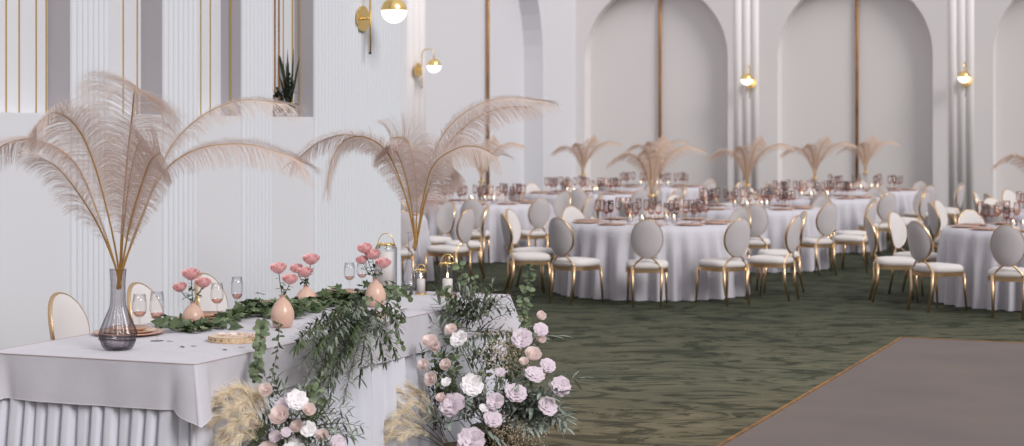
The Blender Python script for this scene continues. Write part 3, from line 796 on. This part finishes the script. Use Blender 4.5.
# bud vases with roses
def budvase(x,y,r,hh,label,roses):
    p=onT(x,y); t=tag(MBbud(r,hh).build('bud_vase',M['peach'],None,loc=p),label,'vase')
    for (rx,ry,pxr,dy,l) in roses:
        c=at(rx,ry,p.y+dy); rr=pxr/(F/p.y)
        e=empty('rose','pink rose '+l,'rose',p+Vector((0,0,hh*.55)))
        c=c-e.location
        o=obj('bloom',ROS[int(rx)%3],e,c); o.scale=(rr,rr,rr*1.05); d=Vector((c.x*2,-.35,1.0)); orient(o,d)
        bb=Vector((0,0,0)); q0=Vector((0,0,hh*.45)); 
        pts=cat_rom([bb,q0+Vector((c.x*.1,0,0)),(c*.6+Vector((0,0,.01))),c-Vector(d).normalized()*rr*.35],10)
        b=MB(); b.tube(pts,.0022,6); b.build('stem',M['gstem'],e)
        b=MB(); random.seed(int(rx*7))
        for k in range(7):
            q=pts[5+k%4]; leaf(b,q,Vector((random.gauss(0,1),random.gauss(0,1),random.gauss(.1,.4))),.032,.02,.2)
        b.build('leaves',M['leafd'],e)
    return p
def MBbud(r,hh):
    pr=[(0,0),(r*.55,0),(r*.8,.012),(r,hh*.32),(r*.93,hh*.55),(r*.6,hh*.78),(r*.27,hh*.9),(r*.25,hh*.96),(r*.33,hh),(r*.22,hh),(r*.18,hh*.9),(r*.1,hh*.85)]
    P=cat_rom([(a,0,z) for a,z in pr],40); b=MB(); b.lathe([(max(0,p.x),p.z) for p in P],36); return b
budvase(193,327,.058,.13,'leftmost round peach ceramic bud vase',[(191,275,8.5,.0,'highest in the leftmost bud vase'),(180,288,7,-.02,'left in the leftmost bud vase'),(203,283.5,7.5,-.02,'right in the leftmost bud vase')])
budvase(282.5,327.5,.061,.168,'tallest egg-shaped peach bud vase near the front edge',[(278.5,269,8,0,'on the left of the egg-shaped bud vase'),(290,280,7.5,-.03,'leaning right from the egg-shaped bud vase')])
budvase(306,309,.060,.135,'squat peach bud vase half behind the ivy garland',[(311,260,8,0,'highest, in the squat bud vase'),(296.5,269,6.5,.02,'left in the squat bud vase'),(305,273,7.5,-.03,'lowest, in the squat bud vase')])
budvase(375.5,307,.060,.165,'rightmost peach bud vase among the green leaves',[(365,249,7.5,.02,'highest in the rightmost bud vase'),(372.5,255,7.5,0,'in the middle of the rightmost bud vase'),(383,264,7.5,-.03,'lowest right in the rightmost bud vase'),(362,260.5,6,.0,'lowest left in the rightmost bud vase')])

# ivy garland on the table top
def ivy_leaf(b,p,d,L,up):
    d=Vector(d).normalized(); sd=d.cross(up).normalized(); nn=sd.cross(d)
    out=[(0,0),(.28,-.12),(.55,.0),(.36,.22),(.58,.42),(.28,.5),(.16,.72),(0,1.0)]
    pts=[(x,y) for x,y in out]+[(-x,y) for x,y in out[-2:0:-1]]
    vs=[p+nn*L*.02+d*L*.3]+[p+sd*(x*L)+d*(y*L)+nn*(abs(x)*L*.22-y*y*L*.15) for x,y in pts]
    n=len(pts); b.add(vs,[(0,1+k,1+(k+1)%n) for k in range(n)])
gp=[onT(x,y,TT+.012) for x,y in ((162,322),(185,330),(212,327),(236,318),(262,313),(290,316),(318,306),(342,303),(366,302),(392,293))]
t=empty('ivy_garland','dark green ivy garland lying along the middle of the head table','garland',gp[0]); g0=gp[0].copy(); random.seed(5)
Q=cat_rom([p-g0 for p in gp],150); b=MB(); b.tube(Q,.003,5)
Q2=cat_rom([p-g0+Vector((random.uniform(-.03,.03),random.uniform(-.04,.04),.015)) for p in gp],60); b.tube(Q2,.0025,5); b.build('stem',M['stem'],t)
b=MB(); bm_=MB()
for i,q in enumerate(Q):
    k=i/len(Q); dens=2 if k<.35 else 5
    for j in range(dens):
        off=Vector((random.gauss(0,.035),random.gauss(0,.035),abs(random.gauss(0,.014 if k<.3 else .03))))
        d=Vector((random.gauss(0,1),random.gauss(0,1),random.uniform(-.1,.6)))
        ivy_leaf(b if random.random()<.68 else bm_,q+off,d,random.uniform(.035,.075),Vector((random.gauss(0,.5),random.gauss(-.5,.5),1)).normalized())
b.build('dark_leaves',M['leafd'],t,smooth=False); bm_.build('light_leaves',M['euc'],t,smooth=False)
# strewn leaves
for x,y in ((180,346),(222,349),(166,341),(245,347),(262,331),(305,333),(196,346)):
    p=onT(x,y,TT+.004); b=MB(); leaf(b,Vector((0,0,0)),(random.gauss(0,1),random.gauss(0,1),.05),.04,.016,.1)
    o=b.build('fallen_leaf',M['leafd'],None,loc=p); tag(o,'small dark leaf fallen on the front of the table top','leaf','fallen leaves on the head table')

# hanging eucalyptus vines over the table edge
def vine(pts,label,m='euc',L=.04,w=.034,sp=.026,name='eucalyptus_vine',seed=1,cat='vine'):
    P=[Vector(p) for p in pts]; t=empty(name,label,cat,P[0]); P=[p-P[0] for p in P]
    branch(P,'vine',sp*.8,L,w,'leafy_stem',m,t,seed,both=False); return t
vf=lambda x,y,v: at(x,y,Y_on(x,v))
vine([onT(262,322,TT+.03),vf(261,330,-4.25),vf(260,345,-4.18),vf(257,362,-4.17),vf(255,378,-4.16)],'round-leaved eucalyptus trailing over the table edge left of the roses',seed=2,sp=.033,L=.036,w=.032)
vine([onT(278,322,TT+.03),vf(279,333,-4.24),vf(277,352,-4.17),vf(273,372,-4.15),vf(271,392,-4.12)],'thin sparse vine hanging right of the round-leaved eucalyptus',L=.028,w=.014,sp=.05,seed=3,m='leafd')

# olive bough cascading over the edge (centre)
random.seed(21)
org=onT(372,316,TT+.03)
t=empty('olive_bough','bushy olive branches spilling over the table edge between the wood slices','foliage',org)
tips=[(330,322),(305,330),(296,345),(303,362),(318,380),(300,395),(318,408),(335,372),(350,352),(345,395),(388,345),(398,330),(402,312),(372,362),(360,378),(330,345),(315,350),(340,330),(385,362),(330,398),(352,335),(366,340),(322,365),(312,338),(340,362),(378,330),(395,352),(355,312),(335,312)]
for i,(x,y) in enumerate(tips):
    v=-4.12+random.uniform(-.06,.16); e=vf(x,y,v); mid=vf(372+(x-372)*.5+random.uniform(-6,6),316+(y-316)*.35-6,-4.24+random.uniform(0,.12))
    P=[Vector((0,0,0))+rdir(.01),mid-org,(mid-org).lerp(e-org,.6)+Vector((0,0,.02)),e-org]
    branch(P,'olive',.028,.058,.011,'olive_branch','olive' if i%2 else 'leafd',t,40+i)
for i,(x0,y0,x1,y1) in enumerate(((375,300,398,322),(380,312,404,318),(352,300,335,318),(372,296,360,312),(385,300,410,296),(392,330,401,345))):
    a=at(x0,y0,org.y-.02); e=at(x1,y1,org.y-.12)
    branch([a-org,(a+e)/2-org+Vector((0,0,.015)),e-org],'vine',.024,.036,.026,'eucalyptus_sprig','euc',t,80+i)

# ---- floor arrangements
def pampas_mesh(parent,P,seed,L=.062):
    random.seed(seed); Q=cat_rom(P,80); b=MB(); b.cur=0; b.tube(Q,.0016,5); b.cur=1
    for i in range(30,81):
        s=(i-30)/50; t=(Q[min(i,79)+1]-Q[min(i,79)]).normalized() if i<80 else t
        for k in range(5):
            d=(t*1.5+rdir(.48)).normalized(); ll=L*(.45+.9*math.sin(PI*min(.95,.15+s*.75)))*random.uniform(.6,1.2)
            wv=d.cross(rdir()).normalized()*.0008; p=Q[i]; m1=p+d*ll*.5-Vector((0,0,.002)); e=p+d*ll-Vector((0,0,.010))
            b.add([p-wv,p+wv,m1+wv*1.3,m1-wv*1.3,e],[(0,1,2,3),(3,2,4)])
    return b.build('pampas_plume',[M['stem'],M['pampas']],parent)
def arrangement(name,label,bx,by,blooms,pam,olv,eucs,silv,seed):
    base=Vector((bx,by,0)); t=empty(name,label,'flowers',base); random.seed(seed)
    ht=.14
    b=MB(); b.lathe([(0,0),(.10,0),(.12,.02),(.13,ht-.02),(.12,ht),(0,ht-.01)],20); b.build('low_bowl',M['moss'],t)
    core=Vector((0,0,ht))
    for i,(x,y,r,kind,Y) in enumerate(blooms):
        Y-=.16; c=at(x,y,Y); rr=r/(F/Y); c=c-base
        me={'b':BLU,'w':WHI,'l':LIL,'p':ROS}[kind]; me=me[i%len(me)]
        fl=obj({'b':'blush_rose','w':'white_rose','l':'lilac_blossom','p':'pink_rose'}[kind],me,t,c); fl.scale=(rr*1.08,)*3
        d=Vector((c.x*.9+random.gauss(0,.15),-.8+random.gauss(0,.15),.55+random.gauss(0,.15))); orient(fl,d)
        b=MB(); st=[core+Vector((c.x*.1,0,0)),(core*.5+c*.5)+Vector((0,.02,.03)),c-d.normalized()*rr*.4]; q=cat_rom(st,10); b.tube(q,.002,5)
        b.cur=1
        for k in range(9):
            leaf(b,q[4+k%6],rdir()+Vector((0,-.4,.2)),.05,.02,.2)
        b.build('flower_stem',[M['gstem'],M['euc' if i%2 else 'olive']],t)
    for i,(x,y,Y) in enumerate(pam[1]):
        a=at(pam[0][0],pam[0][1],pam[0][2])-base; e=at(x,y,Y)-base
        pampas_mesh(t,[a+rdir(.01),a.lerp(e,.4)+Vector((0,0,.05)),a.lerp(e,.8)+Vector((0,0,.045)),e-Vector((0,0,.012))],seed+200+i)
    for i,(x0,y0,Y0,x1,y1,Y1,m_) in enumerate(olv):
        a=at(x0,y0,Y0)-base; e=at(x1,y1,Y1)-base
        branch([a,(a+e)/2+Vector((0,-.02,.02)),e],'olive',.026,.058,.0115,'olive_branch',m_,t,seed+300+i)
    for i,(pts,) in enumerate(eucs):
        branch([at(*p)-base for p in pts],'vine',.022,.04,.028,'eucalyptus_sprig','euc',t,seed+400+i)
    for i,(x0,y0,Y0,x1,y1,Y1) in enumerate(silv):
        a=at(x0,y0,Y0)-base; e=at(x1,y1,Y1)-base
        branch([a,(a+e)/2+Vector((0,-.01,.03)),e],'olive',.035,.085,.022,'silver_leaf_sprig','silver',t,seed+500+i)
    return t
Y1=8.15
bl=[(266,390,6,'b'),(297,400,10.5,'w'),(280,416,9,'b'),(252,429.5,7,'b'),(309,410,6,'b'),(297,427,6,'b'),(308,429,8,'w'),(294,446,10,'w'),(338,442,7,'l'),(282,404,8,'l'),(268,452,9,'b'),(318,455,9,'w'),(330,470,9,'l'),(285,472,10,'w'),(256,470,8,'b'),(345,462,7,'b'),(275,436,6,'l'),(322,436,6,'b'),(286,432,5,'l')]
random.seed(77)
blooms=[(x,y,r,k,Y1+random.uniform(-.05,.08)) for x,y,r,k in bl]
pam=((276,458,Y1-.02),[(214,418,7.95),(212,402,8.0),(222,392,8.0),(236,386,8.05),(228,408,7.9),(220,434,7.9),(247,390,8.1),(240,402,7.9),(232,424,7.85),(222,444,7.85),(258,394,8.1),(246,416,7.85),(236,440,7.8)])
olv=[]
for k in range(26):
    x0=random.uniform(278,312); y0=random.uniform(420,450); q=random.uniform(-.5,3.4)
    x1=x0+random.uniform(22,52)*math.cos(q)*.9+8; y1=y0-random.uniform(18,50)*abs(math.sin(q))
    olv.append((x0,y0,Y1+.05,x1,y1,Y1+random.uniform(-.05,.1),'olive' if k%2 else 'leafd'))
olv+=[(300,420,Y1,345,415,Y1-.1,'leafd'),(305,430,Y1,350,432,Y1-.1,'olive'),(300,410,Y1+.05,322,385,Y1+.05,'leafd'),(290,440,Y1,275,380,Y1,'leafd'),(300,440,Y1,262,372,Y1,'olive')]
for k in range(30): 
    x0=random.uniform(285,305); olv.append((x0,random.uniform(455,480),Y1,x0+random.uniform(-50,50),random.uniform(440,505),Y1-random.uniform(-.05,.2),'olive'))
eu=[([(290,440,Y1),(262,430,Y1-.1),(250,446,Y1-.15)],),([(300,430,Y1),(318,400,Y1-.05),(310,388,Y1)],)]
pb_=at(292,440,Y1)
arrangement('flower_arrangement','tall floor arrangement of white and blush roses with pampas, left, before the table',pb_.x,pb_.y,blooms,pam,olv,eu,[],500)

Y2=10.15
bl=[(541,316,4.5,'b',10.3),(541,329,7,'l',10.25),(541,339,4.5,'b',10.25),(522,338,10,'l',10.2),(533,355,7.5,'b',10.15),(548,365,7.5,'l',10.2),(535,374,9.5,'l',10.05),(524,362,4.5,'b',10.1),
    (561,386,9.5,'l',10.1),(516,392,10.5,'l',9.95),(548,406,9.5,'l',9.95),(472,385,11,'w',9.95),(495,401,8.5,'l',9.9),(493,418,9,'l',9.88),(451,330,5.5,'b',10.1),(459,339,9,'w',10.05),
    (471,440,13,'l',9.75),(452,404,12.5,'l',9.8),(446,365,5.5,'b',10.0),(446,382,5,'w',9.95),(430,342,7,'b',9.95),(436,347,5,'b',9.95),(424,365,5.5,'b',9.9),(431.5,379,6.5,'b',9.88),(441,398,4.5,'b',9.85),(500,372,5,'l',10.1),(484,408,5,'w',9.9)]
random.seed(78)
pam=((452,452,9.85),[(372,424,9.6),(374,410,9.65),(380,398,9.7),(392,388,9.75),(404,384,9.8),(384,436,9.6),(396,412,9.6),(416,390,9.8),(390,424,9.55),(402,436,9.5),(410,402,9.65),(374,442,9.55)])
olv=[]
for k in range(40):                                  # mass over the corner of the table
    x0=random.uniform(468,492); y0=random.uniform(310,335); q=random.uniform(-.4,3.6); L=random.uniform(18,40)
    olv.append((x0,y0,10.3,x0+L*math.cos(q),y0-L*.95*math.sin(q),10.3+random.uniform(-.2,.12),'olive' if k%3 else 'leafd'))
for k in range(30):
    x0=random.uniform(450,530); y0=random.uniform(400,430); q=random.uniform(0,3.14)
    olv.append((x0,y0,10.0,x0+random.uniform(20,38)*math.cos(q),y0-random.uniform(15,50)*math.sin(q),9.9+random.uniform(-.1,.2),'olive'))
for k in range(22):
    x0=random.uniform(462,520); y0=random.uniform(350,385)
    olv.append((x0,y0,10.25,x0+random.uniform(-25,25),y0-random.uniform(-10,34),10.2,'euc' if k%2 else 'olive'))
for k in range(8):
    x0=random.uniform(430,450); olv.append((x0,430,9.9,x0+random.uniform(-18,12),random.uniform(350,400),9.9,'leafd'))
eu=[([(470,315,10.35),(468,295,10.38),(464,280,10.42),(459,264,10.45)],),([(474,312,10.3),(472,296,10.3),(474,278,10.3)],),([(524,345,10.4),(525,315,10.45),(528,290,10.5),(530,266,10.5)],),
    ([(530,340,10.4),(522,310,10.4),(525,288,10.4)],),([(462,320,10.3),(452,306,10.25),(444,290,10.3)],),([(460,330,10.2),(447,316,10.2),(450,300,10.2)],),
    ([(446,400,9.9),(440,372,9.9),(436,350,9.9)],),([(450,395,9.9),(455,365,9.95),(452,340,10.0)],),([(500,400,10.1),(505,370,10.15),(512,345,10.2)],),([(485,380,10.2),(488,350,10.25),(495,335,10.3)],)]
silv=[]
for k in range(26):
    x0=random.uniform(500,545); y0=random.uniform(408,425); q=random.uniform(-.5,1.9)
    silv.append((x0,y0,10.0,x0+random.uniform(18,34)*math.cos(q),min(430,y0-random.uniform(12,34)*math.sin(q)),9.9+random.uniform(-.1,.1)))
silv+=[(545,395,10.0,578,378,10.1),(520,350,10.2,556,336,10.3),(445,430,9.8,470,400,9.7),(455,440,9.75,430,415,9.7),(470,430,9.75,500,440,9.7),(450,345,10.1,432,322,10.1),(455,335,10.15,440,305,10.2)]
pb_=at(492,430,Y2)
ar2=arrangement('flower_arrangement','full floor arrangement of lilac and blush blooms with pampas at the table corner',pb_.x,pb_.y,bl,pam,olv,eu,silv,900)
# baby's breath (fine filler)
b=MB(); random.seed(4)
for k in range(420):
    c=at(random.gauss(508,16),random.gauss(436,9),9.85+random.uniform(-.1,.1))-ar2.location
    if c.z<.02: continue
    b.sphere(c,.0042,5,4); b.tube([c,c*.6+Vector((0,0,.0))],.0006,3,cap=False)
for k in range(380):
    c=at(random.gauss(506,12),random.gauss(356,14),10.1+random.uniform(-.1,.1))-ar2.location
    b.sphere(c,.0055,5,4)
o=b.build('dried_filler_flowers',M['dry'],ar2); o['kind']='stuff'

# ---------------------------------------------------------------- plants on the ledge (third bay)
for (x,l,kind) in ((288.5,'dark spiky-leaved plant on the wall ledge, beside the wide fluted panel',0),(278.5,'low dark bushy plant on the wall ledge, left of the spiky plant',1)):
    v=VA-.10; u=u_on(x,v); p=W(u,v,LEDGE); t=empty('potted_plant',l,'plant',p)
    b=MB(); b.lathe([(0,0),(.032,0),(.04,.03),(.038,.03),(0,.026)],16); b.build('pot',M['terracotta'],t)
    random.seed(int(x)); b=MB()
    if kind==0:
        for k in range(9):
            d=Vector((random.gauss(0,.10),random.gauss(0,.03),1)); leaf(b,Vector((random.gauss(0,.01),random.gauss(0,.01),.02)),d,random.uniform(.3,.52),.02,.3,up=Vector((.3,-1,0)))
        for k in range(60): leaf(b,Vector((random.gauss(0,.014),random.gauss(0,.014),random.uniform(.03,.32))),rdir(),.05,.025)
        leaf(b,Vector((-.01,0,.2)),Vector((-.25,0,1)),.32,.022,.3,up=Vector((0,-1,0)))
    else:
        for k in range(70): leaf(b,Vector((random.gauss(0,.02),random.gauss(0,.02),random.uniform(.03,.2))),rdir()+Vector((0,0,.5)),.05,.025)
    b.build('leaves',M['moss'],t)
# gold-rimmed uprights of the bay with the plants
for x in (275.5,279.5,293):
    v=VA-.19; u=u_on(x,v); b=MB(); wbox(b,u-.005,u+.005,VA-.205,VA-.19,LEDGE,TOP)
    o=b.build('trim_%d'%rod.i,M['rod' if x<280 else 'trimgold'],smooth=False); rod.i+=1; struct(o,'gold upright in the bay with the plants','trim')

# ---------------------------------------------------------------- light, world, camera
w=bpy.data.worlds.new('World'); bpy.context.scene.world=w; w.use_nodes=True; nt=w.node_tree; bg=nt.nodes['Background']
tc=nt.nodes.new('ShaderNodeTexCoord'); sx=nt.nodes.new('ShaderNodeSeparateXYZ'); nt.links.new(tc.outputs['Generated'],sx.inputs[0])
cr=nt.nodes.new('ShaderNodeValToRGB'); e=cr.color_ramp.elements
e[0].position=.0; e[0].color=(.25,.235,.23,1); e[1].position=1; e[1].color=(1.0,.98,1.0,1)
k=e.new(.5); k.color=(.50,.49,.51,1); k=e.new(.70); k.color=(.95,.93,.95,1)
mr=nt.nodes.new('ShaderNodeMapRange'); mr.inputs['From Min'].default_value=-1; mr.inputs['From Max'].default_value=1
nt.links.new(sx.outputs['Z'],mr.inputs['Value']); nt.links.new(mr.outputs[0],cr.inputs['Fac']); nt.links.new(cr.outputs[0],bg.inputs['Color'])
bg.inputs['Strength'].default_value=.80
def sun(d,e,ang,c):
    l=bpy.data.lights.new('sun','SUN'); l.energy=e; l.angle=math.radians(ang); l.color=c
    o=bpy.data.objects.new('key_light',l); col.objects.link(o); o.rotation_mode='QUATERNION'; o.rotation_quaternion=Vector(d).to_track_quat('-Z','Y'); return o
d=W(.55,-1.0,0); sun((d.x,d.y,-.75),2.1,24,(1,.985,.97))
cam=bpy.data.cameras.new('camera'); co=bpy.data.objects.new('camera',cam); col.objects.link(co)
co.location=(0,0,H); co.rotation_euler=(PI/2,0,0); cam.sensor_width=36; cam.lens=F/1024*36
cam.shift_y=-(223-HOR)/1024; cam.clip_end=200
cam.dof.use_dof=True; cam.dof.focus_distance=9.8; cam.dof.aperture_fstop=3.2
sc=bpy.context.scene; sc.camera=co
sc.view_settings.view_transform='Standard'; sc.view_settings.look='None'; sc.view_settings.exposure=0
